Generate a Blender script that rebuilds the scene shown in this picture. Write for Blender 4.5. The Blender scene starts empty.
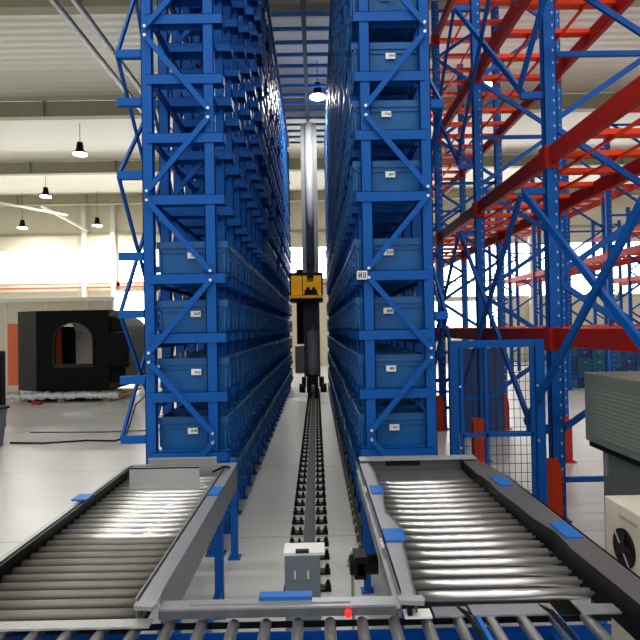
import bpy, math, random
from mathutils import Vector, Matrix
random.seed(7)
C = bpy.context.scene.collection
SC = bpy.context.scene
# ------------------------------------------------------------------ camera
cam_d = bpy.data.cameras.new('camera'); cam = bpy.data.objects.new('camera', cam_d); C.objects.link(cam)
cam_d.sensor_width = 36; cam_d.lens = 31.5; cam_d.clip_start = .05; cam_d.clip_end = 200
R = math.radians
cam.matrix_world = (Matrix.Translation((0, 0, 1.7)) @ Matrix.Rotation(R(-.41), 4, 'Z')
                    @ Matrix.Rotation(R(90.82), 4, 'X') @ Matrix.Rotation(R(-1.0), 4, 'Z'))
SC.camera = cam
# ------------------------------------------------------------------ world and exposure
W = bpy.data.worlds.new('world'); SC.world = W; W.use_nodes = True
bg = W.node_tree.nodes['Background']; bg.inputs[0].default_value = (.93, .96, 1, 1); bg.inputs[1].default_value = .62
SC.view_settings.view_transform = 'Standard'; SC.view_settings.look = 'None'
SC.view_settings.gamma = 1; SC.view_settings.use_curve_mapping = False
SC.view_settings.exposure = 0.5
LAMP_W = 55
ADDED_BATTEN_W = 200

# ------------------------------------------------------------------ materials
def lin(c):
    return tuple(((x/255)/12.92 if x/255 <= .04045 else (((x/255)+.055)/1.055)**2.4) for x in c)
M = {}
def mat(name, rgb, rough=.5, metal=0., var=.06, scale=6., bump=0., emit=0., spec=.5, stretch=(1, 1, 1)):
    m = bpy.data.materials.new(name); m.use_nodes = True; nt = m.node_tree; b = nt.nodes['Principled BSDF']
    c = lin(rgb)
    b.inputs['Base Color'].default_value = (*c, 1)
    b.inputs['Roughness'].default_value = rough; b.inputs['Metallic'].default_value = metal
    b.inputs['Specular IOR Level'].default_value = spec
    if emit:
        b.inputs['Emission Color'].default_value = (*c, 1); b.inputs['Emission Strength'].default_value = emit
    elif var or bump:
        tc = nt.nodes.new('ShaderNodeTexCoord'); mp = nt.nodes.new('ShaderNodeMapping')
        mp.inputs['Scale'].default_value = stretch
        nz = nt.nodes.new('ShaderNodeTexNoise'); nz.inputs['Scale'].default_value = scale; nz.inputs['Detail'].default_value = 4
        nt.links.new(tc.outputs['Object'], mp.inputs[0]); nt.links.new(mp.outputs[0], nz.inputs['Vector'])
        rp = nt.nodes.new('ShaderNodeMapRange'); rp.inputs['To Min'].default_value = 1-var*2; rp.inputs['To Max'].default_value = 1+var*2
        nt.links.new(nz.outputs[0], rp.inputs['Value'])
        mx = nt.nodes.new('ShaderNodeVectorMath'); mx.operation = 'SCALE'; mx.inputs[0].default_value = c
        nt.links.new(rp.outputs[0], mx.inputs['Scale']); nt.links.new(mx.outputs[0], b.inputs['Base Color'])
        if bump:
            bp = nt.nodes.new('ShaderNodeBump'); bp.inputs['Strength'].default_value = bump; bp.inputs['Distance'].default_value = .01
            nt.links.new(nz.outputs[0], bp.inputs['Height']); nt.links.new(bp.outputs[0], b.inputs['Normal'])
    M[name] = m; return m
mat('rack_blue', (0, 82, 162), .55, spec=.22)
mat('bin_blue', (26, 90, 148), .42, spec=.3, var=.08, scale=3)
mat('rack_blue_dark', (2, 50, 120), .45, spec=.2)
mat('frame_blue', (4, 80, 162), .45, spec=.25)
mat('clip_blue', (24, 98, 176), .5, spec=.3)
mat('beam_red', (158, 30, 18), .5, spec=.2)
mat('tie_blue', (50, 130, 205), .45)
mat('bar_orange', (232, 62, 14), .5, spec=.2)
mat('guard_red', (165, 36, 30), .45, spec=.25)
mat('guard_orange', (190, 56, 20), .45, spec=.25)
mat('galv', (172, 172, 170), .36, .85, var=.08, scale=12, stretch=(1, 6, 6))
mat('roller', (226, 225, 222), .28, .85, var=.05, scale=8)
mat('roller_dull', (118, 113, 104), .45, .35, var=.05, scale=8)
mat('zinc', (152, 154, 156), .42, .6, var=.06, scale=10)
mat('sheet', (168, 170, 168), .45, .35, var=.04, scale=8)
mat('rail_dark', (98, 98, 98), .45, .4)
mat('black', (14, 14, 15), .5, spec=.2)
mat('black_rubber', (14, 14, 15), .7, spec=.2)
mat('bolt', (225, 225, 222), .3, .6, var=0)
mat('label_white', (228, 230, 226), .6, var=.02)
mat('label_ink', (40, 44, 52), .6, var=0)
mat('mast', (92, 94, 98), .55, .1)
mat('mast_light', (138, 141, 144), .55, .0)
mat('yellow', (250, 180, 30), .5, spec=.3)
mat('box_grey', (108, 120, 130), .45, .2)
mat('white_paint', (226, 226, 222), .5)
mat('machine_black', (9, 10, 11), .6, spec=.1)
mat('machine_side', (40, 40, 38), .55, spec=.2)
mat('machine_orange', (225, 105, 52), .5)
mat('machine_inner', (178, 166, 150), .55)
mat('film', (205, 208, 208), .3, .2, bump=1., scale=20)
mat('wood', (170, 135, 80), .7, var=.15)
mat('grey_plastic', (120, 122, 122), .5)
mat('cream', (214, 206, 188), .5)
mat('hood', (122, 130, 118), .5, .2, var=.1)
mat('machine_grey', (104, 110, 102), .5, .2)
mat('crate', (16, 62, 118), .45, var=.12)
mat('crate_teal', (20, 104, 134), .45, var=.12)
mat('pipe', (120, 120, 118), .4, .3)
mat('beam_olive', (158, 153, 126), .6)
mat('rail_iron', (60, 58, 57), .5, .3)
mat('cylinder_grey', (190, 193, 195), .45)
mat('pole_white', (228, 224, 210), .6)
mat('pipe_red', (190, 80, 70), .5)
mat('wire', (34, 44, 60), .5, .2)
mat('yellow_green', (170, 180, 70), .5)
mat('red_lamp', (255, 30, 20), .4, emit=1.2)
mat('lamp_glow', (255, 250, 238), .4, emit=14)
mat('added_batten_glow', (255, 250, 238), .4, emit=6)
mat('pane', (250, 253, 255), .3, emit=5)
mat('sky_pane', (250, 253, 255), .3, emit=2.2)

def ripple_mat(name, rgb, axis, freq, strength, rough=.5, metal=0., dist=.02):
    m = bpy.data.materials.new(name); m.use_nodes = True; nt = m.node_tree; b = nt.nodes['Principled BSDF']
    b.inputs['Base Color'].default_value = (*lin(rgb), 1); b.inputs['Roughness'].default_value = rough; b.inputs['Metallic'].default_value = metal
    tc = nt.nodes.new('ShaderNodeTexCoord'); wv = nt.nodes.new('ShaderNodeTexWave')
    wv.bands_direction = axis; wv.inputs['Scale'].default_value = freq; wv.inputs['Distortion'].default_value = .3
    wv.inputs['Detail'].default_value = 1
    nt.links.new(tc.outputs['Object'], wv.inputs['Vector'])
    bp = nt.nodes.new('ShaderNodeBump'); bp.inputs['Strength'].default_value = strength; bp.inputs['Distance'].default_value = dist
    nt.links.new(wv.outputs['Fac'], bp.inputs['Height']); nt.links.new(bp.outputs[0], b.inputs['Normal'])
    M[name] = m; return m
ripple_mat('roof_sheet', (216, 212, 196), 'Y', 1.2, .35, .5, 0.)
ripple_mat('wall_cream', (214, 206, 182), 'X', 1.5, .2, .55)

def floor_mat():
    m = bpy.data.materials.new('epoxy_floor'); m.use_nodes = True; nt = m.node_tree; b = nt.nodes['Principled BSDF']
    tc = nt.nodes.new('ShaderNodeTexCoord')
    br = nt.nodes.new('ShaderNodeTexBrick'); br.offset = 0; br.inputs['Scale'].default_value = 1
    br.inputs['Brick Width'].default_value = 4.4; br.inputs['Row Height'].default_value = 2.3; br.inputs['Mortar Size'].default_value = .018
    br.inputs['Mortar Smooth'].default_value = .3
    br.inputs['Color1'].default_value = (*lin((196, 195, 190)), 1); br.inputs['Color2'].default_value = (*lin((188, 187, 183)), 1)
    br.inputs['Mortar'].default_value = (*lin((168, 167, 163)), 1)
    nt.links.new(tc.outputs['Object'], br.inputs['Vector'])
    nz = nt.nodes.new('ShaderNodeTexNoise'); nz.inputs['Scale'].default_value = 1.1; nz.inputs['Detail'].default_value = 6
    nt.links.new(tc.outputs['Object'], nz.inputs['Vector'])
    rp = nt.nodes.new('ShaderNodeMapRange'); rp.inputs['From Min'].default_value = .3; rp.inputs['From Max'].default_value = .7
    rp.inputs['To Min'].default_value = .93; rp.inputs['To Max'].default_value = 1.05
    nt.links.new(nz.outputs[0], rp.inputs['Value'])
    mx = nt.nodes.new('ShaderNodeVectorMath'); mx.operation = 'SCALE'
    nt.links.new(br.outputs['Color'], mx.inputs[0]); nt.links.new(rp.outputs[0], mx.inputs['Scale'])
    nt.links.new(mx.outputs[0], b.inputs['Base Color'])
    r2 = nt.nodes.new('ShaderNodeMapRange'); r2.inputs['To Min'].default_value = .22; r2.inputs['To Max'].default_value = .42
    nt.links.new(nz.outputs[0], r2.inputs['Value']); nt.links.new(r2.outputs[0], b.inputs['Roughness'])
    M['floor'] = m
floor_mat()

def perforated_mat():
    m = bpy.data.materials.new('perforated_hood'); m.use_nodes = True; nt = m.node_tree; b = nt.nodes['Principled BSDF']
    tc = nt.nodes.new('ShaderNodeTexCoord'); mp = nt.nodes.new('ShaderNodeMapping')
    mp.inputs['Rotation'].default_value = (0, math.pi/2, 0)
    br = nt.nodes.new('ShaderNodeTexBrick'); br.inputs['Scale'].default_value = 1; br.inputs['Brick Width'].default_value = .03
    br.inputs['Row Height'].default_value = .028; br.inputs['Mortar Size'].default_value = .009; br.inputs['Mortar Smooth'].default_value = .6
    sx = nt.nodes.new('ShaderNodeSeparateXYZ'); cx = nt.nodes.new('ShaderNodeCombineXYZ')
    nt.links.new(tc.outputs['Object'], sx.inputs[0]); nt.links.new(sx.outputs[1], cx.inputs[0]); nt.links.new(sx.outputs[2], cx.inputs[1])
    nt.links.new(cx.outputs[0], br.inputs['Vector'])
    br.inputs['Color1'].default_value = (*lin((92, 98, 88)), 1); br.inputs['Color2'].default_value = (*lin((100, 106, 96)), 1)
    br.inputs['Mortar'].default_value = (*lin((132, 140, 128)), 1)
    nt.links.new(br.outputs['Color'], b.inputs['Base Color']); b.inputs['Roughness'].default_value = .5
    M['hood_perf'] = m
perforated_mat()
def slotted_mat():                                                  # blue post with a column of punched slots
    m = M['rack_blue'].copy(); m.name = 'slotted_blue'; nt = m.node_tree; b = nt.nodes['Principled BSDF']
    tc = nt.nodes.new('ShaderNodeTexCoord'); sx = nt.nodes.new('ShaderNodeSeparateXYZ'); nt.links.new(tc.outputs['Object'], sx.inputs[0])
    def math_(op, a, v, a2=None):
        n = nt.nodes.new('ShaderNodeMath'); n.operation = op; nt.links.new(a, n.inputs[0])
        if a2 is not None: nt.links.new(a2, n.inputs[1])
        else: n.inputs[1].default_value = v
        return n.outputs[0]
    fz = math_('LESS_THAN', math_('FRACT', math_('DIVIDE', sx.outputs[2], .11), 0), .2)
    ab = math_('LESS_THAN', math_('ABSOLUTE', math_('SUBTRACT', math_('MODULO', sx.outputs[0], 1.0), .028), 0), .006)
    k = math_('MULTIPLY', fz, 0, ab)
    mx = nt.nodes.new('ShaderNodeMixRGB'); nt.links.new(k, mx.inputs[0])
    src = b.inputs['Base Color'].links[0].from_socket; nt.links.new(src, mx.inputs[1]); mx.inputs[2].default_value = (.45, .5, .55, 1)
    nt.links.new(mx.outputs[0], b.inputs['Base Color']); M['slotted_blue'] = m
slotted_mat()

# ------------------------------------------------------------------ mesh helpers
ORG = {}
class MB:
    def __init__(s): s.v = []; s.f = []; s.sm = []
    def quad8(s, p):
        n = len(s.v); s.v += [tuple(q) for q in p]
        for f in ((0, 3, 2, 1), (4, 5, 6, 7), (0, 1, 5, 4), (1, 2, 6, 5), (2, 3, 7, 6), (3, 0, 4, 7)):
            s.f.append(tuple(n+i for i in f)); s.sm.append(False)
        return s
    def box(s, x0, x1, y0, y1, z0, z1):
        if x0 > x1: x0, x1 = x1, x0
        return s.quad8([(x0, y0, z0), (x1, y0, z0), (x1, y1, z0), (x0, y1, z0), (x0, y0, z1), (x1, y0, z1), (x1, y1, z1), (x0, y1, z1)])
    def bar(s, a, b, w, h, up=(0, 0, 1)):          # rectangular bar from a to b
        a = Vector(a); b = Vector(b); d = (b-a).normalized(); u = Vector(up)
        if abs(d.dot(u)) > .99: u = Vector((0, 1, 0))
        r = d.cross(u).normalized()*w/2; t = r.cross(d).normalized()*h/2
        return s.quad8([a-r-t, a+r-t, a+r+t, a-r+t, b-r-t, b+r-t, b+r+t, b-r+t])
    def cyl(s, a, b, r, n=12, r2=None, caps=True):
        a = Vector(a); b = Vector(b); d = (b-a).normalized(); u = Vector((0, 0, 1))
        if abs(d.dot(u)) > .99: u = Vector((0, 1, 0))
        x = d.cross(u).normalized(); y = d.cross(x).normalized(); r2 = r if r2 is None else r2
        k = len(s.v)
        for c, q in ((a, r), (b, r2)):
            for i in range(n):
                t = 2*math.pi*i/n; s.v.append(tuple(c + x*q*math.cos(t) + y*q*math.sin(t)))
        for i in range(n):
            j = (i+1) % n; s.f.append((k+i, k+j, k+n+j, k+n+i)); s.sm.append(True)
        if caps:
            s.f.append(tuple(k+i for i in reversed(range(n)))); s.sm.append(False)
            s.f.append(tuple(k+n+i for i in range(n))); s.sm.append(False)
        return s
    def tube(s, pts, r, n=8):
        for a, b in zip(pts, pts[1:]): s.cyl(a, b, r, n)
        return s
    def prism(s, poly, axis, a, b):                  # poly in the other two axes, extruded along axis
        k = len(s.v); n = len(poly)
        for c in (a, b):
            for p, q in poly:
                s.v.append({'x': (c, p, q), 'y': (p, c, q), 'z': (p, q, c)}[axis])
        for i in range(n):
            j = (i+1) % n; s.f.append((k+i, k+j, k+n+j, k+n+i)); s.sm.append(False)
        s.f.append(tuple(k+i for i in reversed(range(n)))); s.sm.append(False)
        s.f.append(tuple(k+n+i for i in range(n))); s.sm.append(False)
        return s
    def mesh(s, name, m, org=(0, 0, 0)):
        me = bpy.data.meshes.new(name); o = Vector(org)
        me.from_pydata([tuple(Vector(p)-o) for p in s.v], [], s.f)
        me.polygons.foreach_set('use_smooth', s.sm)
        import bmesh
        b = bmesh.new(); b.from_mesh(me); bmesh.ops.recalc_face_normals(b, faces=b.faces); b.to_mesh(me); b.free()
        me.materials.append(M[m]); return me
    def build(s, name, m, parent=None, org=None, bevel=0):
        if parent is not None: org = ORG[parent.name]
        elif org is None:
            xs = [p[0] for p in s.v]; ys = [p[1] for p in s.v]; zs = [p[2] for p in s.v]
            org = ((min(xs)+max(xs))/2, (min(ys)+max(ys))/2, min(zs))
        o = bpy.data.objects.new(name, s.mesh(name, m, org)); C.objects.link(o)
        if parent is not None: o.parent = parent
        else: o.location = org
        ORG[o.name] = tuple(org)
        if bevel:
            md = o.modifiers.new('bevel', 'BEVEL'); md.width = bevel; md.segments = 2; md.limit_method = 'ANGLE'
        return o
def tag(o, label, cat, group=None):
    o['label'] = label; o['category'] = cat
    if group: o['group'] = group
    return o
def thing(name, label, cat, loc, group=None):
    o = bpy.data.objects.new(name, None); C.objects.link(o); o.location = loc; o.empty_display_size = .1
    ORG[o.name] = tuple(loc); return tag(o, label, cat, group)
def struct(name, mb, m):
    o = mb.build(name, m, org=(0, 0, 0)); o['kind'] = 'structure'; return o
def copy_tree(o, parent=None):
    c = o.copy(); C.objects.link(c); c.parent = parent
    for ch in list(o.children): copy_tree(ch, c)
    return c
ORD = ['first', 'second', 'third', 'fourth', 'fifth', 'sixth', 'seventh', 'eighth', 'ninth', 'tenth', 'eleventh', 'twelfth', 'thirteenth',
       'fourteenth', 'fifteenth', 'sixteenth', 'seventeenth', 'eighteenth', 'nineteenth', 'twentieth', 'twenty-first', 'twenty-second',
       'twenty-third', 'twenty-fourth', 'twenty-fifth', 'twenty-sixth', 'twenty-seventh']

# ------------------------------------------------------------------ the setting
YB = 25.5
struct('floor', MB().box(-17, 17, -6, YB+.3, -.1, 0), 'floor')
struct('ceiling', MB().box(-17, 17, -6, YB+.3, 7.75, 7.85), 'roof_sheet')
# roof girders
for i, y in enumerate((4.6, 9.7, 14.6, 19.8, 24.6)):
    b = MB().box(-17, 17, y-.012, y+.012, 7.32, 7.74).box(-17, 17, y-.12, y+.12, 7.3, 7.325)
    for x in range(-16, 17, 3): b.box(x-.01, x+.01, y-.1, y+.1, 7.32, 7.74)
    struct('trim_%d' % (i+1), b, 'beam_olive')
# back wall with a band of windows
wb = MB().box(-17, 17, YB, YB+.2, 0, 3.0).box(-17, 1, YB, YB+.2, 3, 3.95).box(-17, 17, YB, YB+.2, 5.42, 7.75)
for x in (-17, -9.05, -4.6, .9, 5.6, 10.2, 16.9):
    wb.box(x-.15, x+.15, YB, YB+.2, 3.0, 5.42)
struct('wall_back', wb, 'wall_cream')
xs = (-16.85, -9.2, -8.9, -4.75, -4.45, .75, 1.05, 5.45, 5.75, 10.05, 10.35, 16.75)
for i in range(6):
    x0, x1 = xs[2*i], xs[2*i+1]
    wz = 3.95 if x1 < 1 else 3.0
    w = struct('window_%d' % (i+1), MB().box(x0, x1, YB+.08, YB+.1, wz, 5.42), 'pane')
    fr = MB().box(x0, x1, YB-.03, YB+.06, wz-.03, wz+.03).box(x0, x1, YB-.03, YB+.06, 5.39, 5.45)
    fr.build('window_frame', 'pole_white', w)
# loading door, daylight outside
d = struct('door_1', MB().box(-9.1, -7.3, YB-.06, YB-.02, .9, 3.5), 'pane')
MB().box(-9.25, -9.1, YB-.12, YB-.01, 0, 3.6).box(-7.3, -7.15, YB-.12, YB-.01, 0, 3.6).box(-9.25, -7.15, YB-.12, YB-.01, 3.5, 3.65).build('door_frame', 'pole_white', d)
d = struct('door_2', MB().box(4.2, 8.6, YB-.06, YB-.02, 1.2, 2.8), 'pane')
MB().box(4.05, 4.2, YB-.12, YB-.01, 0, 2.9).box(8.6, 8.75, YB-.12, YB-.01, 0, 2.9).box(4.05, 8.75, YB-.12, YB-.01, 2.8, 2.95).build('door_frame', 'pole_white', d)
struct('trim_6', MB().box(-16.9, 16.9, YB-.2, YB-.1, 3.68, 3.74), 'pipe_red')
b = MB().box(-16.9, 16.9, YB-.1, YB-.02, 6.1, 6.2)
struct('trim_7', b, 'beam_olive')
b = MB()
for x in (-10.4, -9.1, 9.8): b.box(x-.09, x+.09, YB-.3, YB-.08, 0, 7.6)
struct('trim_8', b, 'pole_white')
# low beige partition behind the machine
b = MB().box(-10.4, -6.05, 16.7, 16.8, 0, 2.72)
struct('wall_partition', b, 'wall_cream')
b = MB().box(-10.4, -6.0, 16.66, 16.72, 2.62, 2.74)
for x in (-9.2, -8, -6.8): b.box(x-.015, x+.015, 16.67, 16.71, 0, 2.62)
struct('trim_9', b, 'pole_white')
struct('wall_left', MB().box(-17.2, -17, -6, YB, 0, 1.4).box(-17.2, -17, -6, YB, 6.2, 7.75), 'wall_cream')
struct('wall_right', MB().box(17, 17.2, -6, YB, 0, 1.4).box(17, 17.2, -6, YB, 6.2, 7.75), 'wall_cream')
# roof tie rods
tag(MB().bar((-13.2, 21, 6.9), (-9.9, 22.5, 6.4), .08, .08).build('roof_brace', 'pole_white'), 'pale sloping steel brace under the roof, the lower left one', 'roof brace', None)
tag(MB().bar((-11.2, 23, 6.9), (-10.2, 25.2, 6.25), .08, .08).build('roof_brace', 'pole_white'), 'pale sloping steel brace meeting the white wall column', 'roof brace', None)

# high bay lamps
def make_lamp():
    t = thing('pendant_lamp', '', 'lamp', (0, 0, 0))
    cord = MB().cyl((0, 0, 0), (0, 0, 1), .008, 6).build('cord', 'black', t); cord.location.z = .35
    MB().cyl((0, 0, .12), (0, 0, .35), .11, 14, .08).cyl((0, 0, .02), (0, 0, .12), .2, 18, .11).build('housing', 'machine_black', t)
    MB().cyl((0, 0, -.01), (0, 0, .02), .2, 18, .19).build('diffuser', 'lamp_glow', t)
    return t
lamp0 = make_lamp(); first = True
lamps = [(-6.75, 16.2, 6.85, 'dark pendant lamp hanging highest on the left under the pale roof', 1),
         (-10.05, 21, 6.8, 'dark pendant lamp lower left of the highest one on the left', 1),
         (-12.5, 24, 6.2, 'pendant lamp with glowing disc, leftmost of the pair by the back wall', 1),
         (-9.3, 24, 6.25, 'pendant lamp with glowing disc near the dark wall pipe, right of its pair', 1),
         (.125, 12.495, 6.88, 'bright pendant lamp seen up the middle of the blue rack aisle', 1),
         (3.75, 12.1, 6.9, 'bright pendant lamp above the orange bars of the pallet rack', 1)]
for i, (x, y, z, lab, g) in enumerate(lamps):
    t = lamp0 if i == 0 else copy_tree(lamp0)
    t.location = (x, y, z); t['label'] = lab
    for ch in t.children:
        if ch.name.startswith('cord'): ch.scale.z = (7.75-z-.35)*(1.11 if i == 4 else 1)
    if i == 4: t.scale = (.9, .9, .9)
    ld = bpy.data.lights.new('bulb', 'AREA'); ld.shape = 'DISK'; ld.size = .38; ld.energy = LAMP_W*(1.8 if i == 4 else 1); ld.color = (1, .97, .92)
    lo = bpy.data.objects.new('bulb', ld); C.objects.link(lo); lo.parent = t; lo.location = (0, 0, -.03)

# added fill battens for even highlights on the rollers, above the picture
for y, lab, e in ((-2.5, 'added long white fill batten behind the cross conveyor, above the picture', 1), (1.6, 'added long white fill batten right over the conveyors, above the picture', 1), (5.6, 'added long white fill batten over the front of the tote racks, above the picture', 1)):
    t = thing('added_batten', lab, 'lamp', (0, y, 7.15))
    MB().box(-9, 9, y-.1, y+.1, 7.17, 7.26).build('housing', 'pole_white', t)
    MB().box(-8.95, 8.95, y-.07, y+.07, 7.15, 7.17).build('diffuser', 'added_batten_glow', t)
    for x in (-8, -3, 3, 8): MB().cyl((x, y, 7.26), (x, y, 7.75), .008, 6).build('cord', 'black', t)
    ld = bpy.data.lights.new('tube', 'AREA'); ld.shape = 'RECTANGLE'; ld.size = 17.8; ld.size_y = .2; ld.energy = ADDED_BATTEN_W*e; ld.color = (1, .98, .94)
    lo = bpy.data.objects.new('tube', ld); C.objects.link(lo); lo.parent = t; lo.location = (0, 0, -.02)

# conduits under the roof
for x, z, lab in ((-3.25, 5.9, 'grey conduit pipe high on the left, left one of two'), (-2.98, 5.9, 'grey conduit pipe high on the left, right one nearest the blue rack')):
    tag(MB().cyl((x, -2, z), (x, 12.4, z), .045, 12).build('conduit_pipe', 'pipe'), lab, 'pipe')

# ------------------------------------------------------------------ miniload racks
Y0 = 4.27; P = .47; NB = 25
LV = [.33, .785, 1.235, 1.68, 2.13, 2.73, 3.2, 3.65, 4.11, 4.57, 5.02, 5.48, 5.93, 6.38]
TOP = 6.95
class Rack: pass
def make_rack(side):
    r = Rack(); s = -1 if side == 'left' else 1
    r.s = s
    r.xi, r.xo, r.xe = (-.789, -1.258, -.675) if s < 0 else (.404, .862, .318)
    r.cx = -.95 if s < 0 else .582
    r.t = thing('storage_rack', 'tall blue tote rack %s of the aisle, %s' % (side, 'upper shelves empty at the front' if s < 0 else 'filled with totes'),
                'storage rack', ((r.xi+r.xo)/2, Y0, 0))
    t = r.t
    inner = [.89, 2.11, 3.34, 4.56, 5.78]; outer = [.275, 1.5, 2.72, 3.97, 5.18, 6.4]
    nodes = sorted([(z, r.xi) for z in inner]+[(z, r.xo) for z in outer])
    def colmb(x, y, mb):                                            # lipped C-section post
        mb.box(x-.042, x+.042, y-.026, y-.02, 0.012, TOP).box(x-.042, x-.036, y-.026, y+.026, .012, TOP).box(x+.036, x+.042, y-.026, y+.026, .012, TOP)
        mb.box(x-.07, x+.07, y-.05, y+.05, 0, .012); return mb
    for k in range(NB+1):
        y = Y0+P*k
        if k < 2:
            f = colmb(r.xi, y, MB()).build('upright_frame', 'rack_blue', t)     # the post on the aisle side carries the rest
            colmb(r.xo, y, MB()).build('column', 'rack_blue', f)
            for (z0, xa), (z1, xb) in zip(nodes, nodes[1:]):
                da = .035
                yy = y-.052 if k == 0 else y-.012
                MB().bar((xa, yy, z0+da), (xb, yy, z1-da), .04, .02, (0, 1, 0)).build('brace', 'rack_blue', f)
                if k == 0:
                    for xx, zz in ((xa, z0+da), (xb, z1-da)): MB().cyl((xx, y-.07, zz), (xx, y-.024, zz), .011, 8).build('bolt', 'bolt', f)
        else:
            mb = MB(); colmb(r.xi, y, mb); colmb(r.xo, y, mb)
            for (z0, xa), (z1, xb) in zip(nodes, nodes[1:]): mb.bar((xa, y, z0+.03), (xb, y, z1-.03), .036, .02, (0, 1, 0))
            mb.build('upright_frame', 'rack_blue', t)
    rest = MB(); n = 0
    for k in range(NB+1):
        y = Y0+P*k
        for li, z in enumerate(LV):
            arm = MB() if (li < 10 and k < 10) else rest
            y0, y1 = (y-.036, y+.07) if k == 0 else (y-.075, y+.075)
            arm.box(r.xe, r.xo, y0, y1, z-.004, z)                  # U-shaped tray: top plate, two flanges and nose
            arm.box(r.xe, r.xo, y0, y0+.004, z-.075, z).box(r.xe, r.xo, y1-.004, y1, z-.075, z)
            arm.box(r.xe, r.xe-s*-.004 if s < 0 else r.xe+.004, y0, y1, z-.075, z)
            if arm is not rest: arm.build('support_arm', 'rack_blue', t); n += 1
    o = rest.build('support_arm', 'rack_blue', t); o['kind'] = 'stuff'
    for z in LV:
        MB().box(r.xi-.02*s if s > 0 else r.xi, r.xi+.03*s, Y0, Y0+P*NB, z-.11, z-.078).build('shelf_rail', 'rack_blue_dark', t)
        MB().box(r.xo-.045*s, r.xo-.08*s, Y0, Y0+P*NB, z-.11, z-.078).build('shelf_rail', 'rack_blue_dark', t)
    MB().box(r.xe, r.xe+.05*s, Y0, Y0+P*NB, TOP-.04, TOP+.06).build('top_beam', 'rack_blue', t)
    MB().box(r.xo-.02, r.xo+.02, Y0, Y0+P*NB, TOP-.04, TOP+.04).build('top_beam', 'rack_blue', t)
    # outriggers with bracing on the outer side
    if s < 0:
        xt = -1.49; zs = [.88, 1.33, 1.83, 2.27, 2.89, 3.45, 3.82, 4.6, 5.3, 6.1]
    else:
        xt = 1.0; zs = [.2, 1.78, 3.4, 5.0, 6.6]
    st_ = 2 if s < 0 else 4
    for kk in range(0, 13, st_):
        y = Y0+P*kk
        for z in zs: MB().box(r.xo+s*.04, xt, y-.02, y+.03, z-.03, z+.03).build('outrigger', 'rack_blue', t)
    for a, bb in zip(range(0, 13-st_, st_), range(st_, 13, st_)):
        ya, yb = Y0+P*a, Y0+P*bb
        if s < 0: pr = [(zs[i], zs[min(i+2, len(zs)-1)]) for i in range(0, len(zs)-1, 2)]
        else: pr = list(zip(zs, zs[1:]))
        for z0, z1 in pr:
            MB().bar((xt, ya, z0), (xt, yb, z1), .02, .035).build('bracing_bar', 'rack_blue', t)
            MB().bar((xt+.0, ya, z1), (xt, yb, z0), .02, .035).build('bracing_bar', 'rack_blue', t)
    return r
RL = make_rack('left'); RR = make_rack('right')
# stub post at the aisle corner of the left rack
MB().box(-.66, -.61, 4.17, 4.22, 0, .74).box(-.68, -.59, 4.15, 4.24, 0, .012).build('stub_post', 'rack_blue', RL.t)
# small location card on the right rack
cp = MB().box(.315, .392, Y0-.06, Y0-.052, 2.06, 2.125).build('location_card', 'label_white', RR.t)
cm = MB()
for x0, x1, z0, z1 in ((.326, .334, 2.07, 2.115), (.343, .351, 2.07, 2.115), (.326, .351, 2.088, 2.097), (.362, .37, 2.07, 2.115), (.376, .383, 2.07, 2.115)):
    cm.box(x0, x1, Y0-.0625, Y0-.06, z0, z1)
cm.build('printed_mark', 'label_ink', cp)

# totes
def tote_mb(lx=.545, ly=.40, h=.25):
    b = MB(); t = .008
    def ring(x, y, z): return [(-x/2, -y/2, z), (x/2, -y/2, z), (x/2, y/2, z), (-x/2, y/2, z)]
    lv = [ring(lx-.05, ly-.05, 0), ring(lx-.02, ly-.02, h-.05), ring(lx, ly, h-.05), ring(lx, ly, h-.0), ring(lx-.03, ly-.03, h), ring(lx-.06, ly-.06, .012)]
    n = 0
    for r_ in lv: b.v += r_
    for a in range(5):
        for i in range(4):
            j = (i+1) % 4; b.f.append((a*4+i, a*4+j, a*4+4+j, a*4+4+i)); b.sm.append(False)
    b.f.append((3, 2, 1, 0)); b.sm.append(False); b.f.append((20, 21, 22, 23)); b.sm.append(False)
    for sy in (-1, 1):                                              # ribs of the short and long sides
        y = sy*(ly/2-.012)
        b.box(-lx/2+.02, -lx/2+.035, min(y, y+sy*.01), max(y, y+sy*.01), .02, h-.05).box(lx/2-.035, lx/2-.02, min(y, y+sy*.01), max(y, y+sy*.01), .02, h-.05)
        b.box(-lx/2+.02, lx/2-.02, min(y, y+sy*.01), max(y, y+sy*.01), h-.085, h-.075)
    for sx in (-1, 1):
        x = sx*(lx/2-.015)
        for y in (-.15, -.085, .085, .15): b.box(x, x+sx*.012, y-.006, y+.006, .02, h-.05)
        b.box(x, x+sx*.012, -.085, .085, h-.1, h-.09)
        b.box(x, x+sx*.012, -.085, .085, .06, .07)
    return b
tote_me = tote_mb().mesh('tote', 'bin_blue')
hand_me = MB().box(.262, .268, -.05, .05, .115, .135).mesh('handle', 'clip_blue')
def place_tote(x, y, z, label, group, near, labelx=None):
    o = bpy.data.objects.new('storage_tote', tote_me); C.objects.link(o); o.location = (x, y, z+.002); tag(o, label, 'storage tote', group)
    if near:
        for a in (0, math.pi):
            h = bpy.data.objects.new('handle', hand_me); C.objects.link(h); h.parent = o; h.rotation_euler = (0, 0, a)
    return o
SH = {1: 'lowest visible shelf', 2: 'second shelf up', 3: 'third shelf up', 4: 'fourth shelf up', 5: 'fifth shelf up',
      6: 'sixth shelf up', 7: 'seventh shelf up', 8: 'topmost visible shelf'}
rest = {'left': MB(), 'right': MB()}
fillers = []
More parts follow.
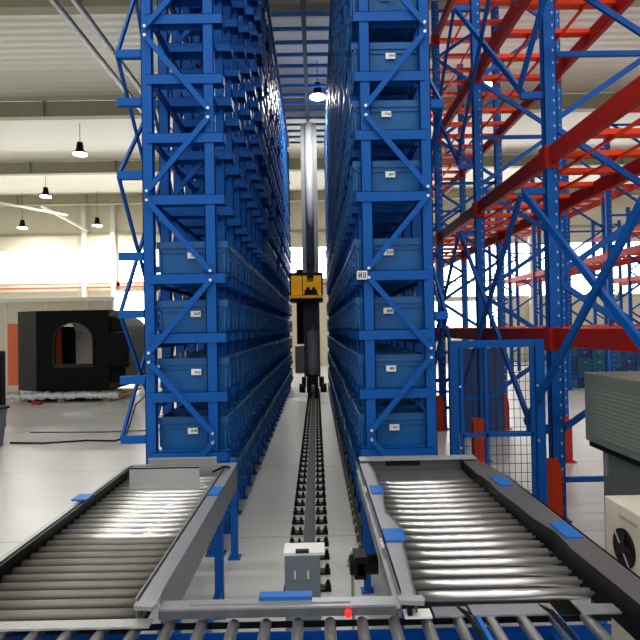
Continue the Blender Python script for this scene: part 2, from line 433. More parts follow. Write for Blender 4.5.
for side, r in (('left', RL), ('right', RR)):
    for li, z in enumerate(LV):
        for k in range(NB):
            y = Y0+.235+P*k
            y += random.uniform(-.004, .004); x = r.cx+random.uniform(-.008, .008)
            if side == 'left' and li > 4:
                if k < 7: continue
                if random.random() < .15: continue
            indiv = (side == 'left' and 1 <= li <= 4) or (side == 'right' and 1 <= li <= 8)
            if indiv:
                if k == 0: lab = 'blue tote with white card, front of the %s rack, %s' % (side, SH[li])
                else: lab = 'blue tote, %s rack, %s, %s from the front' % (side, SH[li], ORD[k])
                o = place_tote(x, y, z, lab, 'blue totes in the %s rack' % side, k < 5)
                if k == 0:
                    dx = random.uniform(-.02, .03)
                    cpx = o.location.x+dx-.01
                    p = MB().box(-.04+dx, .035+dx, -.2065, -.199, .12, .165).mesh('paper_card', 'label_white')
                    c = bpy.data.objects.new('paper_card', p); C.objects.link(c); c.parent = o; ORG[c.name] = (0, 0, 0)
                    q = MB()
                    for a in range(5):
                        u = -.012+dx+a*.009; q.box(u, u+random.uniform(.003, .007), -.208, -.2065, random.uniform(.13, .138), random.uniform(.148, .157))
                    q = q.mesh('printed_mark', 'label_ink'); c2 = bpy.data.objects.new('printed_mark', q); C.objects.link(c2); c2.parent = c
            else:
                b = rest[side]; n = len(b.v); me = tote_me
                b.v += [(v.co.x+x, v.co.y+y, v.co.z+z+.002) for v in me.vertices]
                b.f += [tuple(n+i for i in f.vertices) for f in me.polygons]; b.sm += [False]*len(me.polygons)
for side in rest:
    o = rest[side].build('storage_tote', 'bin_blue'); o['kind'] = 'stuff'
    tag(o, 'mass of further blue totes, %s' % ('deep in the upper left rack and on its floor shelf' if side == 'left' else 'filling the right rack above the picture and its floor shelf'), 'storage totes')
# metal parts standing in some front totes
for side, r, li, lab in (('left', RL, 4, ''), ('left', RL, 3, 'metal parts poking above the tote on the left rack, third shelf up'), ('left', RL, 2, 'metal parts above the tote on the left rack, second shelf up'),
                     ('right', RR, 3, 'metal parts poking above the tote on the right rack, third shelf up')):
    if not lab: continue
    b = MB()
    for i in range(9):
        x = r.cx+random.uniform(-.2, .2); y = Y0+.22+random.uniform(-.1, .12); h = random.uniform(.24, .31)
        b.cyl((x, y, LV[li]+.017), (x, y, LV[li]+h), random.uniform(.008, .018), 8)
    o = b.build('metal_parts', 'zinc', org=(r.cx, Y0+.22, LV[li]+.013)); tag(o, lab, 'metal parts'); o['kind'] = 'stuff'

# ties across the aisle
tie0 = None
for k in range(8, NB+1):
    y = Y0+P*k
    if tie0 is None:
        tie0 = MB().box(-.675, .318, -.022, .022, 0, .06).build('aisle_tie', 'tie_blue', org=(0, 0, 0)); o = tie0
    else: o = tie0.copy(); C.objects.link(o)
    o.location = (0, y, TOP+.06); tag(o, 'blue tie beam spanning the aisle overhead, %s nearest' % ORD[k-8], 'tie beam', 'tie beams over the aisle')
tr = thing('overhead_rail', 'dark overhead guide rail running up the middle of the aisle', 'guide rail', (-.12, Y0, 6.8))
MB().box(-.145, -.095, Y0, Y0+P*NB, 6.88, 6.99).build('rail', 'rail_dark', tr)
MB().box(-.16, -.08, Y0, Y0+P*NB, 6.86, 6.88).build('flange', 'rail_dark', tr)

# ------------------------------------------------------------------ crane rail and stacker crane
gr = thing('guide_rail', 'dark steel crane rail bolted down the middle of the aisle floor', 'rail', (-.085, 3.3, 0))
rx = -.085
MB().box(rx-.045, rx+.045, 3.25, 17.4, 0, .012).box(rx-.012, rx+.012, 3.25, 17.4, .012, .09).box(rx-.032, rx+.032, 3.25, 17.4, .09, .125).build('rail', 'rail_iron', gr)
cl0 = None
for k in range(49):
    for sx in (-1, 1):
        y = 3.42+.25*k
        if cl0 is None:
            b = MB().box(-.05, .055, -.04, .04, 0, .014).box(-.045, -.01, -.03, .03, .014, .034)
            b.cyl((-.03, 0, .034), (-.03, 0, .06), .012, 8).cyl((.03, 0, .014), (.03, 0, .05), .011, 8)
            cl0 = bpy.data.objects.new('clamp', b.mesh('clamp', 'black')); o = cl0
        else: o = cl0.copy()
        C.objects.link(o); o.parent = gr; o.location = (sx*.105, y-3.3, 0)
        if sx > 0: o.rotation_euler = (0, 0, math.pi)

cr = thing('stacker_crane', 'grey stacker crane mast with yellow load carriage down the aisle', 'crane', (-.06, 14, 0))
mx, my = -.06, 14.0
MB().box(mx-.2, mx+.2, my-.1, my+.16, .5, 6.8).build('mast', 'mast', cr)
MB().cyl((mx+.02, my-.16, .55), (mx+.02, my-.16, 1.65), .14, 18).cyl((mx+.02, my-.16, 1.65), (mx+.02, my-.16, 1.75), .05, 12).build('cylinder', 'cylinder_grey', cr)
MB().cyl((mx, my-.12, 3.3), (mx, my-.12, 6.8), .1, 18).build('cylinder', 'mast_light', cr)
MB().box(mx-.14, mx+.14, my-.5, my+1.6, .14, .5).box(mx-.26, mx-.16, my-.32, my-.05, .26, .5).box(mx+.16, mx+.28, my-.32, my-.05, .26, .5).build('base', 'black', cr)
for sx in (-.32, .34):
    MB().cyl((mx+sx*.55, my-.42, .25), (mx+sx, my-.42, .25), .11, 14).build('wheel', 'black_rubber', cr)
MB().cyl((mx-.03, my-.45, .24), (mx+.05, my-.45, .24), .11, 18).build('wheel', 'rail_dark', cr)
MB().box(-.5, -.24, my+.3, my+.6, .55, 1.25).build('control_box', 'sheet', cr)
MB().box(-.44, -.25, my+.25, my+.4, 1.3, 3.2).build('cable_column', 'black', cr)
cc = MB()
cc.box(-.52, -.48, 13.45, 14.2, 2.42, 3.0).box(.24, .28, 13.45, 14.2, 2.42, 3.0).box(-.52, .28, 13.45, 14.2, 2.98, 3.04).box(-.52, .28, 13.4, 14.2, 2.34, 2.42)
cg = cc.build('carriage', 'black', cr)
MB().box(-.52, .28, 13.36, 13.4, 2.42, 2.49).build('lip', 'yellow', cg)
MB().box(-.48, -.22, 13.42, 13.48, 2.5, 2.96).box(-.2, .24, 13.42, 13.48, 2.52, 2.96).build('back_panel', 'yellow', cg)
MB().box(-.16, .14, 13.4, 13.42, 2.52, 2.62).box(-.12, -.04, 13.4, 13.42, 2.62, 2.68).box(.02, .1, 13.4, 13.42, 2.62, 2.68).box(-.1, .06, 13.4, 13.42, 2.9, 2.98).build('fork', 'black', cg)
MB().cyl((-.4, 13.5, 2.5), (-.4, 13.5, 2.54), .06, 12).build('sensor', 'white_paint', cg)

cr.location.x -= .05; cg.location.x -= .05
# conductor rail beside right rack, motor and sensor
ct = thing('conductor_rail', 'black ribbed conductor rail along the foot of the right rack', 'rail', (.33, 3.2, 0))
MB().box(.30, .316, 3.9, 16, .05, .10).box(.31, .325, 3.9, 16, 0, .16).build('rail', 'black', ct)
b0 = None
for k in range(50):
    if b0 is None: b0 = bpy.data.objects.new('bracket', MB().box(.285, .30, 0, .06, .045, .105).mesh('bracket', 'rail_dark')); o = b0
    else: o = b0.copy()
    C.objects.link(o); o.parent = ct; o.location = (-.33, 3.92+k*.2-3.2, 0)
mt = thing('drive_motor', 'small black drive motor beside the right conveyor frame', 'motor', (.2, 2.95, 0))
MB().box(.155, .17, 2.84, 2.86, 0, .47).box(.12, .2, 2.8, 2.9, 0, .012).build('bracket', 'zinc', mt)
MB().cyl((.15, 2.85, .5), (.29, 2.85, .5), .048, 16).box(.17, .23, 2.79, 2.91, .45, .56).build('motor_body', 'black', mt)
MB().box(.185, .22, 2.79, 2.8, .47, .53).build('terminal_cover', 'machine_side', mt)
st = thing('floor_sensor', 'small silver sensor bracket on the aisle floor by the right rack', 'sensor', (.24, 4.05, 0))
MB().box(.19, .27, 4.0, 4.08, 0, .02).box(.2, .26, 4.03, 4.04, .02, .06).build('base', 'zinc', st)
MB().cyl((.225, 4.04, .03), (.225, 4.04, .12), .01, 8).build('pin', 'bolt', st)

cb = thing('control_box', 'slate grey metal control box with pale top standing in the aisle', 'box', (-.095, 3.05, 0))
MB().box(-.19, -.0, 3.0, 3.12, .0, .49).build('body', 'box_grey', cb, bevel=.004)
MB().box(-.195, .025, 3.0, 3.14, .49, .505).build('top_plate', 'white_paint', cb)
MB().box(-.13, -.06, 2.995, 3.03, .505, .515).build('seal', 'black', cb)
for x in (-.135, -.065): MB().box(x-.005, x+.005, 2.99, 3.0, .37, .41).build('latch', 'bolt', cb)

# ------------------------------------------------------------------ roller conveyors
def rollers(parent, x0, x1, ys, z, r, mats):
    first = {}
    for i, y in enumerate(ys):
        m = mats(i)
        if m not in first:
            b = MB().cyl((x0+.006, 0, 0), (x1-.006, 0, 0), r, 20).cyl((x0-.012, 0, 0), (x1+.012, 0, 0), .007, 8)
            o = bpy.data.objects.new('roller', b.mesh('roller', m, (0, 0, 0))); first[m] = o
        else: o = first[m].copy()
        C.objects.link(o); o.parent = parent; p = ORG[parent.name]; o.location = (-p[0], y-p[1], z-p[2])
# left conveyor
LX0, LX1 = -1.25, -.625; ZT = .75
lc = thing('roller_conveyor', 'left roller conveyor with silver rollers and two upright stop plates', 'conveyor', (-.93, 2.7, 0))
ysl = [1.885+.0715*i for i in range(25)]
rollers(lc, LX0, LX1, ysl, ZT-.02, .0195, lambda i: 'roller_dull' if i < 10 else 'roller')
MB().box(LX0-.012, LX0, 1.87, 3.72, .64, .80).box(LX0-.012, LX0+.012, 1.87, 3.72, .79, .80).build('side_rail', 'black', lc)
MB().box(LX0-.05, LX0-.012, 1.87, 3.72, .66, .79).build('side_channel', 'sheet', lc)
MB().box(LX0, -.63, 1.87, 3.6, .655, .66).build('gap_shade_sheet', 'black', lc)  # added black sheet standing in for the shade between the rollers
# right guard: wide flat top with a deep outer web
MB().box(-.608, -.545, 1.8, 3.70, .795, .80).box(-.55, -.545, 1.88, 3.70, .64, .80).box(-.575, -.545, 1.88, 3.70, .64, .645).build('side_rail', 'zinc', lc, bevel=.002)
MB().box(-.625, -.62, 1.85, 3.70, .70, .80).build('inner_guide', 'zinc', lc)
MB().prism([(-.612, 1.79), (-.55, 1.78), (-.54, 1.8), (-.54, 1.815), (-.612, 1.82)], 'z', .79, .804).build('end_cap', 'mast_light', lc)
MB().box(LX0, -.55, 3.70, 3.75, .66, .80).build('end_beam', 'zinc', lc)
MB().box(-1.14, -.72, 3.34, 3.348, .745, .875).box(-1.14, -.72, 3.34, 3.36, .868, .875).build('stop_plate', 'sheet', lc)
MB().box(-1.15, -.69, 3.755, 3.763, .72, .835).box(-1.15, -.69, 3.745, 3.775, .83, .837).build('stop_plate', 'sheet', lc)
MB().box(-.605, -.545, 3.0, 3.15, .80, .808).build('blue_clip', 'clip_blue', lc)
MB().box(-1.32, -1.24, 2.95, 3.05, .80, .81).build('blue_clip', 'clip_blue', lc)
b = MB().bar((-.64, 3.36, .84), (-.60, 3.52, .83), .012, .012).bar((-.60, 3.52, .83), (-.58, 3.62, .80), .012, .012)
b.build('cable', 'black_rubber', lc)
for x, y in ((-.60, 2.25), (-1.24, 2.25), (-.60, 3.3), (-1.24, 3.3)):
    MB().box(x-.025, x+.025, y-.02, y+.02, 0.01, .66).box(x-.04, x+.04, y-.04, y+.04, 0, .01).build('leg', 'frame_blue', lc)
MB().box(-1.24, -.6, 2.23, 2.27, .2, .24).build('crossbar', 'frame_blue', lc)
MB().box(-.62, -.58, 2.25, 3.3, .12, .16).build('crossbar', 'frame_blue', lc)
# right conveyor
RX0, RX1 = .385, 1.0
rc = thing('roller_conveyor', 'right roller conveyor with shiny rollers and wavy grey side guards', 'conveyor', (.69, 2.7, 0))
ysr = [1.99+.09*i for i in range(17)]
rollers(rc, RX0-.045, RX1-.03, ysr, ZT-.02, .0195, lambda i: 'roller')
MB().box(.30, .94, 1.97, 3.5, .65, .655).build('gap_shade_sheet', 'black', rc)  # black sheet added below so the roller gaps read as dark shade
wav = [(.316, 1.83), (.32, 1.95), (.335, 2.15), (.345, 2.35), (.362, 2.48), (.35, 2.58), (.322, 2.7), (.33, 2.85), (.343, 3.0), (.345, 3.35), (.345, 3.5), (.33, 3.74)]
MB().prism([(.27, 1.83)]+wav+[(.27, 3.74)], 'z', .795, .80).build('side_rail', 'zinc', rc)
MB().box(.27, .275, 1.88, 3.74, .62, .80).box(.26, .27, 1.88, 3.74, .665, .70).box(.255, .27, 1.88, 3.74, .735, .745).build('side_web', 'zinc', rc)
e = MB()
for (xa, ya), (xb, yb) in zip(wav, wav[1:]): e.bar((xa, ya, .78), (xb, yb, .78), .006, .05)
e.build('guide_edge', 'rail_dark', rc)
MB().prism([(.255, 1.81), (.335, 1.80), (.342, 1.82), (.335, 1.845), (.255, 1.845)], 'z', .792, .806).build('end_cap', 'mast_light', rc)
MB().box(.285, .30, 1.82, 1.845, .75, .79).build('black_corner', 'black', rc)
wr = [(1.02, 1.5), (1.01, 1.9), (1.0, 2.2), (1.015, 2.4), (.985, 2.6), (.98, 2.8), (.965, 3.0), (.975, 3.2), (.955, 3.4), (.96, 3.74)]
MB().prism([(1.13, 1.5)]+wr+[(1.07, 3.74), (1.13, 3.3)], 'z', .795, .80).build('side_rail', 'rail_dark', rc)
e = MB()
for (xa, ya), (xb, yb) in zip(wr, wr[1:]): e.bar((xa, ya, .74), (xb, yb, .74), .008, .12)
e.build('guide_edge', 'black', rc)
MB().box(1.12, 1.13, 1.5, 3.3, .64, .80).build('side_web', 'rail_dark', rc)
MB().box(.28, 1.06, 3.74, 3.80, .66, .81).build('end_beam', 'rail_dark', rc)
MB().box(.275, 1.055, 3.70, 3.81, .81, .816).build('end_plate', 'sheet', rc)
MB().box(.45, .68, 3.728, 3.738, .77, .80).build('slot', 'black', rc)
MB().box(.30, .95, 3.46, 3.74, .735, .742).build('transfer_plate', 'rail_dark', rc)
for x0, x1, y0, y1 in ((.285, .355, 3.0, 3.14), (.275, .362, 2.32, 2.46), (1.01, 1.085, 3.1, 3.28), (1.035, 1.105, 2.32, 2.5)):
    MB().box(x0, x1, y0, y1, .80, .808).build('blue_clip', 'clip_blue', rc)
for y in (3.1, 2.3):
    for i in range(3): MB().cyl((.262, y+i*.035+.05, .77), (.272, y+i*.035+.05, .77), .01, 8).build('bolt', 'bolt', rc)
for x, y in ((.30, 2.2), (1.1, 2.2), (.30, 3.6), (1.1, 3.6)):
    MB().box(x-.02, x+.025, y-.02, y+.02, 0.01, .64).box(x-.04, x+.04, y-.04, y+.04, 0, .01).build('leg', 'frame_blue', rc)

# cross conveyor at the front
SY = .05
cv = thing('cross_conveyor', 'roller conveyor running left to right along the bottom edge with blue bed', 'conveyor', (0, 1.5, 0))
for k in range(-11, 10):
    x = -.078+.1075*k
    if k == -11: b0 = MB().cyl((0, 1.2, .71), (0, 1.845, .71), .0195, 18).mesh('roller', 'roller'); o = bpy.data.objects.new('roller', b0); ro = o
    else: o = ro.copy()
    C.objects.link(o); o.parent = cv; o.location = (x, -1.5, 0)
bed = MB().box(-1.3, .98, 1.2, 1.83, .60, .61)
for k in range(-11, 9, 2): bed.box(k*.1075+.02, k*.1075+.04, 1.2, 1.85, .61, .66)
bed.build('bed', 'frame_blue', cv)
MB().box(-1.28, .98, 1.85, 1.855, .60, .68).box(-1.28, .98, 1.83, 1.855, .60, .606).build('back_channel', 'frame_blue', cv)
MB().box(-1.3, -.56, 1.785, 1.835, .735, .742).build('edge_strip', 'sheet', cv)
MB().box(-.54, .25, 1.825, 1.885, .769, .776).box(-.44, .1, 1.845, 1.86, .776, .780).build('crossbar', 'zinc', cv)
MB().box(-.54, .25, 1.825, 1.832, .742, .769).box(-.54, .25, 1.878, 1.885, .735, .769).build('crossbar_web', 'rail_dark', cv)
MB().box(-1.28, .98, 1.847, 1.853, .695, .715).build('roller_holder', 'black', cv)
MB().box(-.21, -.03, 1.86, 1.90, .780, .793).build('blue_clip', 'clip_blue', cv)
MB().cyl((.09, 1.805, .755), (.09, 1.824, .755), .011, 16).build('signal_light', 'red_lamp', cv)
MB().box(.50, .78, 1.80, 1.87, .742, .748).build('transfer_plate', 'zinc', cv)
MB().box(.86, .99, 1.80, 1.86, .742, .748).build('transfer_plate', 'zinc', cv)
MB().box(.375, .49, 1.80, 1.86, .742, .748).build('transfer_plate', 'zinc', cv)
MB().box(.275, .365, 1.795, 1.85, .742, .748).build('transfer_plate', 'white_paint', cv)
for x in (.515, .775): MB().bar((x, 1.82, .735), (x-.0, 1.3, .735), .014, .02).build('blue_strip', 'clip_blue', cv)
for x in (.47, .75):
    MB().tube([(x-.01, 1.87, .74), (x+.01, 1.8, .752), (x+.02, 1.7, .745), (x+.02, 1.3, .74)], .008, 8).build('drive_belt', 'black_rubber', cv)
MB().tube([(.49, 1.8, .745), (.50, 1.3, .738)], .005, 8).build('drive_belt', 'yellow_green', cv)
for x in (-1.2, -.3, .2, .9):
    MB().box(x-.03, x+.03, 1.4, 1.46, 0, .6).build('leg', 'frame_blue', cv)

cv.location.y += .05; lc.location.y += .055; rc.location.y += .03

# ------------------------------------------------------------------ pallet racking
def pallet_rack(x0, x1, ys, zs, label, top, near):
    t = thing('pallet_rack', label, 'pallet rack', (x0, ys[0], 0))
    for i, y in enumerate(ys):
        first = None
        for x in (x0, x1):
            b = MB().box(x-.055, x+.055, y-.04, y-.034, .01, top).box(x-.055, x-.049, y-.04, y+.04, .01, top).box(x+.049, x+.055, y-.04, y+.04, .01, top)
            b.box(x-.09, x+.09, y-.07, y+.07, 0, .01)
            b.build('upright', 'slotted_blue', t)
        z = .75; left = True
        k = 0
        while z < top-.7:
            a, c = (x0, x1) if k % 2 == 0 else (x1, x0)
            MB().bar((a, y, z), (c, y, z+.67), .05, .03, (0, 1, 0)).build('brace', 'rack_blue', t); z += .675; k += 1
        for z in (.35, top-.15, 4.06): MB().bar((x0, y, z), (x1, y, z), .03, .045).build('brace', 'rack_blue', t)
    for z in zs:
        for x, sgn in ((x0, -1), (x1, 1)):
            for ya, yb in zip(ys, ys[1:]):
                MB().box(x-.028, x+.028, ya+.04, yb-.04, z-.15, z-.03).box(x-.028+sgn*.0, x+.005*sgn, ya+.04, yb-.04, z-.03, z).build('beam', 'beam_red', t)
                xx = x+sgn*.056
                MB().box(min(xx, xx+sgn*.006), max(xx, xx+sgn*.006), ya-.04, ya+.09, z-.19, z+.01).box(x-.06, x+.06, ya-.048, ya-.041, z-.19, z+.01).build('beam_connector', 'beam_red', t)
    bars = []
    for z in zs:
        y = ys[0]+.3
        while y < ys[-1]-.05:
            if min(abs(y-q) for q in ys) > .06: bars.append((y, z))
            y += .55
    for z in zs[1:] if near else []:
        for xx in (x0+.33, x0+.66): MB().box(xx-.012, xx+.012, ys[0]+.1, ys[-1]-.1, z-.07, z-.046).build('runner', 'bar_orange', t)
    me = MB().box(0, x1-x0-.06, -.055, .055, -.045, 0).mesh('crossbar', 'bar_orange')
    for y, z in bars[:100]:
        o = bpy.data.objects.new('crossbar', me); C.objects.link(o); o.parent = t; o.location = (.03, y-ys[0], z-.0)
    return t
F1 = [2.5, 4.86, 7.0, 9.25, 11.5, 13.75]
ZL = [1.66, 3.24, 4.92, 6.55]
pr = pallet_rack(2.07, 3.07, F1, ZL, 'near blue and orange pallet rack right of the aisle, shelves empty', 7.1, True)
# outrigger bracing on the aisle side
XB = 1.84
for i, y in enumerate(F1):
    for z in (.8 if i else 1.1, 2.86, 3.7, 5.7): MB().box(XB-.02, 2.02, y-.02, y+.02, z-.03, z+.03).build('outrigger', 'rack_blue', pr)
for ya, yb in zip(F1, F1[1:]):
    for z0, z1 in ((.85, 2.83), (3.73, 5.68)):
        z00 = 1.1 if (ya < 3 and z0 < 1) else z0
        MB().bar((XB, ya, z00), (XB, yb, z1), .03, .055).build('bracing_bar', 'rack_blue', pr)
        MB().bar((XB-.035, ya, z1), (XB-.035, yb, z0), .03, .055).build('bracing_bar', 'rack_blue', pr)
pallet_rack(6.45, 7.45, [9.9, 12.2, 14.3, 16.4, 18.5, 20.6], [1.66, 3.24, 4.92], 'farther blue pallet rack with red beams before the bright back windows', 6.2, False)
pallet_rack(10.6, 11.6, [14, 16.4, 18.8, 21.2], [1.66, 3.24, 4.92], 'farthest blue pallet rack, beyond the other two on the right', 5.6, False)
# post guards
k = 0
for y, lab in ((4.86, 'nearest'), (7.0, 'second nearest'), (9.25, 'third nearest'), (11.5, 'farthest')):
    for x, col, m in ((2.07, 'aisle', 'guard_orange'), (3.07, 'far', 'guard_red')):
        if y == 4.86 and x > 3: continue
        xo = x; x = x-.06 if x < 3 else x
        b = MB().prism([(y-.1, .015), (y-.1, .5), (y-.07, .56), (y-.02, .56), (y-.02, .015)], 'x', x-.1, x-.092)
        b.prism([(x-.1, .015), (x+.065, .015), (x+.065, .42), (x+.02, .56), (x-.1, .56)], 'y', y-.1, y-.093)
        b.prism([(y-.1, .015), (y-.1, .4), (y-.08, .4), (y-.08, .015)], 'x', x+.058, x+.065)
        g = b.build('post_guard', m, org=(x, y, 0))
        MB().box(x-.11, x+.08, y-.18, y-.093, 0, .015).build('foot_plate', m, g)
        tag(g, '%s post guard on the %s side of the near pallet rack, %s one' % ('orange-red' if x < 3 else 'dark red', col, lab), 'post guard', 'post guards of the pallet rack')

# mesh safety gate
YG = 4.62
gt = thing('mesh_gate', 'blue framed wire mesh safety gate beside the right tote rack', 'gate', (1.55, YG, 0))
GX0, GX1, GT = 1.09, 1.865, 1.575
for x in (GX0+.035, GX1-.03): MB().box(x-.035, x+.035, YG-.03, YG+.03, 0, GT).box(x-.06, x+.06, YG-.06, YG+.06, 0, .01).build('post', 'rack_blue', gt)
pn = MB().box(GX0+.085, GX0+.115, YG-.015, YG+.015, .1, GT-.01).box(GX1-.105, GX1-.075, YG-.015, YG+.015, .1, GT-.01)
pn.box(GX0+.07, GX1-.06, YG-.02, YG+.02, GT-.06, GT).box(GX0+.1, GX1-.09, YG-.015, YG+.015, .78, .81).box(GX0+.1, GX1-.09, YG-.015, YG+.015, .1, .13)
pn.box(GX0+.29, GX0+.315, YG-.015, YG+.015, .1, GT-.05)
p = pn.build('panel_frame', 'rack_blue', gt)
w = MB(); x = GX0+.13
while x < GX1-.1: w.box(x-.0018, x+.0018, YG-.004, YG, .12, GT-.05); x += .05
z = .18
while z < GT-.07: w.box(GX0+.1, GX1-.09, YG, YG+.004, z-.0018, z+.0018); z += .075
w.build('wire_mesh', 'wire', p)
for x, z in ((GX0+.08, 1.2), (GX1-.06, 1.2), (GX0+.08, .7), (GX1-.06, .75)): MB().cyl((x, YG-.045, z), (x, YG-.03, z), .009, 8).build('hinge_bolt', 'bolt', gt)

# crates
def crate_mb(w=.38, d=.3, h=.26):
    b = MB().box(-w/2+.01, w/2-.01, -d/2+.01, d/2-.01, 0, .01)
    for x0, x1, y0, y1 in ((-w/2+.01, w/2-.01, -d/2+.01, -d/2+.02), (-w/2+.01, w/2-.01, d/2-.02, d/2-.01), (-w/2+.01, -w/2+.02, -d/2+.01, d/2-.01), (w/2-.02, w/2-.01, -d/2+.01, d/2-.01)):
        b.box(x0, x1, y0, y1, 0, h)
    b.box(-w/2, w/2, -d/2, -d/2+.015, h-.04, h-.005).box(-w/2, w/2, d/2-.015, d/2, h-.04, h-.005)
    for x in (-w/2, -.07, .07, w/2-.012): b.box(x, x+.012, -d/2, -d/2+.012, 0, h-.03)
    b.box(-w/2, w/2, -d/2, -d/2+.012, .08, .09)
    return b
cm_ = [crate_mb().mesh('storage_crate', 'crate'), crate_mb().mesh('storage_crate', 'crate_teal')]
def crate(x, y, z, m, lab, grp):
    o = bpy.data.objects.new('storage_crate', cm_[m]); C.objects.link(o); o.location = (x, y, z); tag(o, lab, 'crate', grp)
    if y > 10: c = bpy.data.objects.new('label_card', card_me); C.objects.link(c); c.parent = o
card_me = MB().box(-.04, .04, -.157, -.151, .12, .17).mesh('label_card', 'mast_light')
HN = ['bottom', 'second', 'third', 'fourth', 'top']
for cix in range(2):
    for l in range(5):
        crate(2.38+.39*cix, 9.0, .265*l, 0, 'blue crate behind the mesh gate, %s of the %s stack' % (['bottom one', 'second up', 'middle one', 'fourth up', 'top one'][l], ['left', 'right'][cix]), 'crates stacked behind the mesh gate')
for cix in range(9):
    for l in range(4):
        crate(6.3+.39*cix, 14.9, .265*l, random.random() < .35, 'blue crate in the far stacks under the racks, %s stack from the left, %s' % (ORD[cix], ['bottom', 'second up', 'third up', 'top'][l]), 'crates in the far stacks')

# machine with perforated hood, under the pallet rack
hm = thing('machine_enclosure', 'grey-green machine with perforated hood at the right edge, under the pallet rack', 'machine', (2.4, 3.6, 0))
MB().box(2.08, 2.9, 3.0, 4.1, .03, .79).build('body', 'machine_grey', hm, bevel=.01)
MB().box(2.0, 2.95, 2.95, 4.19, .83, 1.335).build('hood', 'hood', hm, bevel=.01)
MB().box(1.994, 2.0, 2.97, 4.05, .88, 1.23).build('perforated_panel', 'hood_perf', hm)
MB().box(2.02, 2.93, 2.97, 4.17, .79, .83).build('seal', 'black', hm)
MB().box(2.14, 2.88, 3.02, 4.08, 0, .03).build('plinth', 'black', hm)
MB().box(2.072, 2.08, 4.02, 4.07, .6, .78).build('latch', 'mast_light', hm)
# cream cabinet with round fan
cw = thing('cream_cabinet', 'cream metal cabinet with round black fan opening at the lower right', 'cabinet', (1.74, 2.5, 0))
cw.location.x -= .01
MB().box(1.5, 1.95, 2.1, 2.93, 0, .80).build('body', 'cream', cw, bevel=.006)
f = MB().cyl((1.488, 2.74, .60), (1.5, 2.74, .60), .092, 32).build('fan_opening', 'black', cw)
b = MB()
for a in range(5):
    t = a*2*math.pi/5+.5; b.bar((1.484, 2.74, .60), (1.484, 2.74+.08*math.cos(t), .60+.08*math.sin(t)), .004, .022)
b.cyl((1.478, 2.74, .60), (1.488, 2.74, .60), .025, 16)
b.build('fan_blades', 'machine_side', f)
MB().bar((1.482, 2.80, .665), (1.482, 2.68, .53), .004, .008).build('chrome_strut', 'bolt', f)
MB().box(1.494, 1.5, 2.63, 2.78, .735, .755).build('recessed_grip', 'machine_inner', cw)

# ------------------------------------------------------------------ machine on the left
mc = thing('machine_tool', 'black machine enclosure with arched window on a film-wrapped pallet', 'machine', (-5.9, 13.8, 0))
xa, xb, yf = -6.62, -4.82, 13.2
zb, zt = .26, 2.24
# front face with arched opening
wx0, wx1, wz0, wz1 = -6.18, -5.22, .88, 1.5
arch = [(wx0, wz0), (wx1, wz0)]; n = 12
cxw = (wx0+wx1)/2; rw = (wx1-wx0)/2
for i in range(n+1):
    t = math.pi*i/n; arch.append((cxw+rw*math.cos(t), wz1+.44*math.sin(t)))
fr = MB()
def strip(x0, x1, z0a, z0b, z1a, z1b):
    fr.quad8([(x0, yf, z0a), (x1, yf, z0b), (x1, yf+.08, z0b), (x0, yf+.08, z0a), (x0, yf, z1a), (x1, yf, z1b), (x1, yf+.08, z1b), (x0, yf+.08, z1a)])
fr.box(xa, wx0, yf, yf+.08, zb, zt).box(wx1, xb, yf, yf+.08, zb, zt).box(wx0, wx1, yf, yf+.08, zb, wz0)
ap = arch[2:]
for (x1_, z1_), (x0_, z0_) in zip(ap, ap[1:]): strip(x0_, x1_, z0_, z1_, zt, zt)
fr.build('front_panel', 'machine_black', mc)
MB().quad8([(-7.3, 13.65, zb), (xa, yf, zb), (xa, yf+.08, zb), (-7.25, 13.75, zb), (-7.3, 13.65, zt), (xa, yf, zt), (xa, yf+.08, zt), (-7.25, 13.75, zt)]).build('side_panel', 'machine_side', mc)
MB().prism([(-7.28, 13.7), (xa, yf+.05), (xb, yf+.05), (xb, yf+.3), (-6.6, yf+.3), (-7.1, 13.9)], 'z', zt-.04, zt).build('roof', 'machine_black', mc)
MB().prism([(-7.28, 13.7), (xa, yf+.05), (xb, yf+.05), (xb, 15.2), (-7.28, 15.2)], 'z', zb, zb+.05).build('floor_tray', 'machine_black', mc)
MB().box(-7.28, xb, 15.15, 15.2, zb, 1.3).build('rear_panel', 'machine_inner', mc)
MB().box(-4.9, xb, yf+.08, 15.15, zb, zt).build('side_panel', 'machine_black', mc)
pts = [(-4.82, .45), (-4.45, .45), (-4.45, 1.75)]
for i in range(7):
    t = math.pi/2*i/6; pts.append((-4.82+.37*math.cos(t), 1.75+.33*math.sin(t)))
MB().prism(pts, 'y', 13.25, 14.9).build('rounded_housing', 'machine_black', mc)
MB().box(-4.75, -4.27, 12.95, 13.25, .82, 1.7).build('door_pod', 'machine_black', mc, bevel=.08)
MB().box(-6.75, -6.37, 14.0, 14.05, .6, 1.95).build('inner_panel', 'machine_orange', mc)
MB().box(-6.33, -6.12, 13.95, 14.3, .5, 1.85).build('inner_column', 'machine_black', mc)
MB().box(-6.25, -5.0, 14.3, 14.4, .5, 1.72).build('inner_wall', 'machine_inner', mc)
MB().prism([(14.3, 1.72), (13.9, 2.03), (14.4, 2.03)], 'x', -6.1, -5.0).build('inner_hood', 'white_paint', mc)
b = MB()
for i in range(n):
    (x0_, z0_), (x1_, z1_) = ap[i], ap[i+1]; b.bar((x0_, yf-.01, z0_), (x1_, yf-.01, z1_), .03, .05, (0, 1, 0))
b.bar((wx0, yf-.01, wz0), (wx1, yf-.01, wz0), .03, .09).bar((wx0, yf-.01, wz0), (wx0, yf-.01, wz1), .03, .05, (0, 1, 0)).bar((wx1, yf-.01, wz0), (wx1, yf-.01, wz1), .03, .05, (0, 1, 0))
b.build('window_trim', 'machine_side', mc)
MB().box(-7.75, -7.3, 14.0, 14.6, .35, 1.95).build('orange_panel', 'machine_orange', mc)
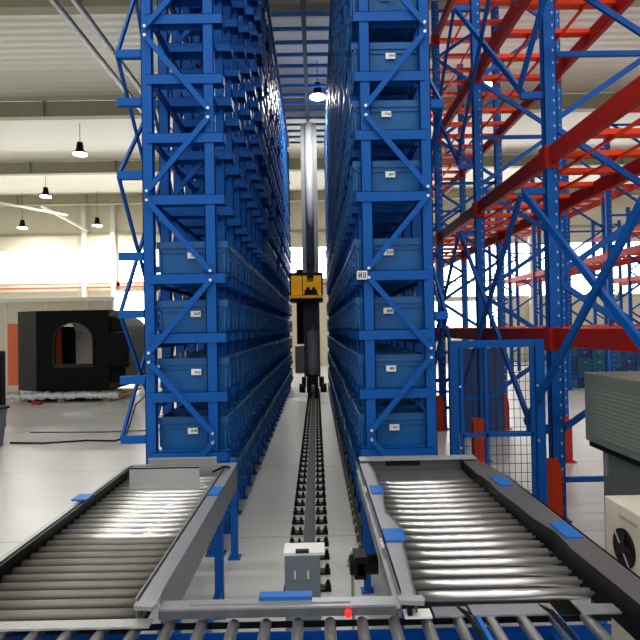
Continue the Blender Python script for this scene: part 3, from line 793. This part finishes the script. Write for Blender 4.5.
# wrapped pallet
pl = thing('pallet', 'wooden pallet wrapped in crumpled plastic film under the black machine', 'pallet', (-6, 13.9, 0))
b = MB()
for x in (-6.9, -6.0, -4.9): b.box(x-.08, x+.08, 13.15, 15, 0, .1)
b.box(-7.1, -4.6, 13.15, 15, .1, .13).build('boards', 'wood', pl)
random.seed(3)
b = MB(); nx = 60
row = []
for i in range(nx+1):
    x = -7.3+2.75*i/nx
    for j, (yy, z) in enumerate(((13.05, .09), (13.0, .16), (13.05, .22), (13.16, .25), (13.2, .13))):
        row.append((x, yy+random.uniform(-.03, .03), z+random.uniform(-.03, .03)*(j < 4)))
b.v = row
for i in range(nx):
    for j in range(4): b.f.append((i*5+j, i*5+5+j, i*5+6+j, i*5+1+j)); b.sm.append(True)
b.build('plastic_film', 'film', pl)
tag(MB().box(-6.76, -6.56, 13.3, 13.45, 0, .07).build('red_block', 'guard_red'), 'small red block on the floor before the wrapped pallet', 'block')

mc.location += Vector((-.26, .6, 0)); pl.location += Vector((-.26, .6, 0))
# left edge things
BX = -.2
tb = thing('grey_bin', 'grey plastic bin on the floor at the left edge', 'bin', (-4.78, 8.4, 0))
MB().quad8([(-5.05, 8.15, 0), (-4.58, 8.15, 0), (-4.58, 8.55, 0), (-5.05, 8.55, 0), (-5.1, 8.1, .58), (-4.53, 8.1, .58), (-4.53, 8.6, .58), (-5.1, 8.6, .58)]).build('body', 'grey_plastic', tb)
MB().box(-5.12, -4.51, 8.08, 8.62, .56, .60).build('rim', 'machine_side', tb)
tb.location.x += BX
bb = thing('black_trolley', 'black upright trolley handle at the left edge behind the grey bin', 'trolley', (-5.4, 9.2, 0))
MB().box(-5.7, -5.13, 9.1, 9.3, .15, 1.42).build('body', 'machine_black', bb, bevel=.03)
MB().cyl((-5.6, 9.08, .08), (-5.6, 9.14, .08), .08, 14).cyl((-5.2, 9.08, .08), (-5.2, 9.14, .08), .08, 14).build('wheel', 'black_rubber', bb)
MB().box(-5.2, -5.14, 9.06, 9.1, 1.1, 1.2).build('teal_knob', 'crate_teal', bb)
tag(MB().tube([(-4.75, 8.7, .012), (-4.2, 8.62, .012), (-3.6, 8.78, .012), (-3.15, 8.7, .012), (-3.05, 8.9, .012), (-3.3, 9.8, .012), (-3.75, 11.4, .012), (-4.2, 13.0, .012), (-4.6, 15.3, .012)], .014, 8).build('floor_cable', 'black_rubber'),
    'black cable lying on the pale floor from bin towards machine', 'cable')
tag(MB().tube([(-4.9, 9.6, .01), (-3.6, 9.5, .01), (-2.4, 9.65, .01), (-1.6, 9.6, .01)], .01, 8).build('floor_cable', 'rail_dark'), 'thin grey cable lying straight across the floor beyond the bin', 'cable')
# grey cabinets standing beyond
tag(MB().box(-5.6, -5.1, 17.5, 18.1, 0, 1.75).build('cabinet', 'sheet'), 'grey cabinet glimpsed between the black machine and the left rack', 'cabinet')
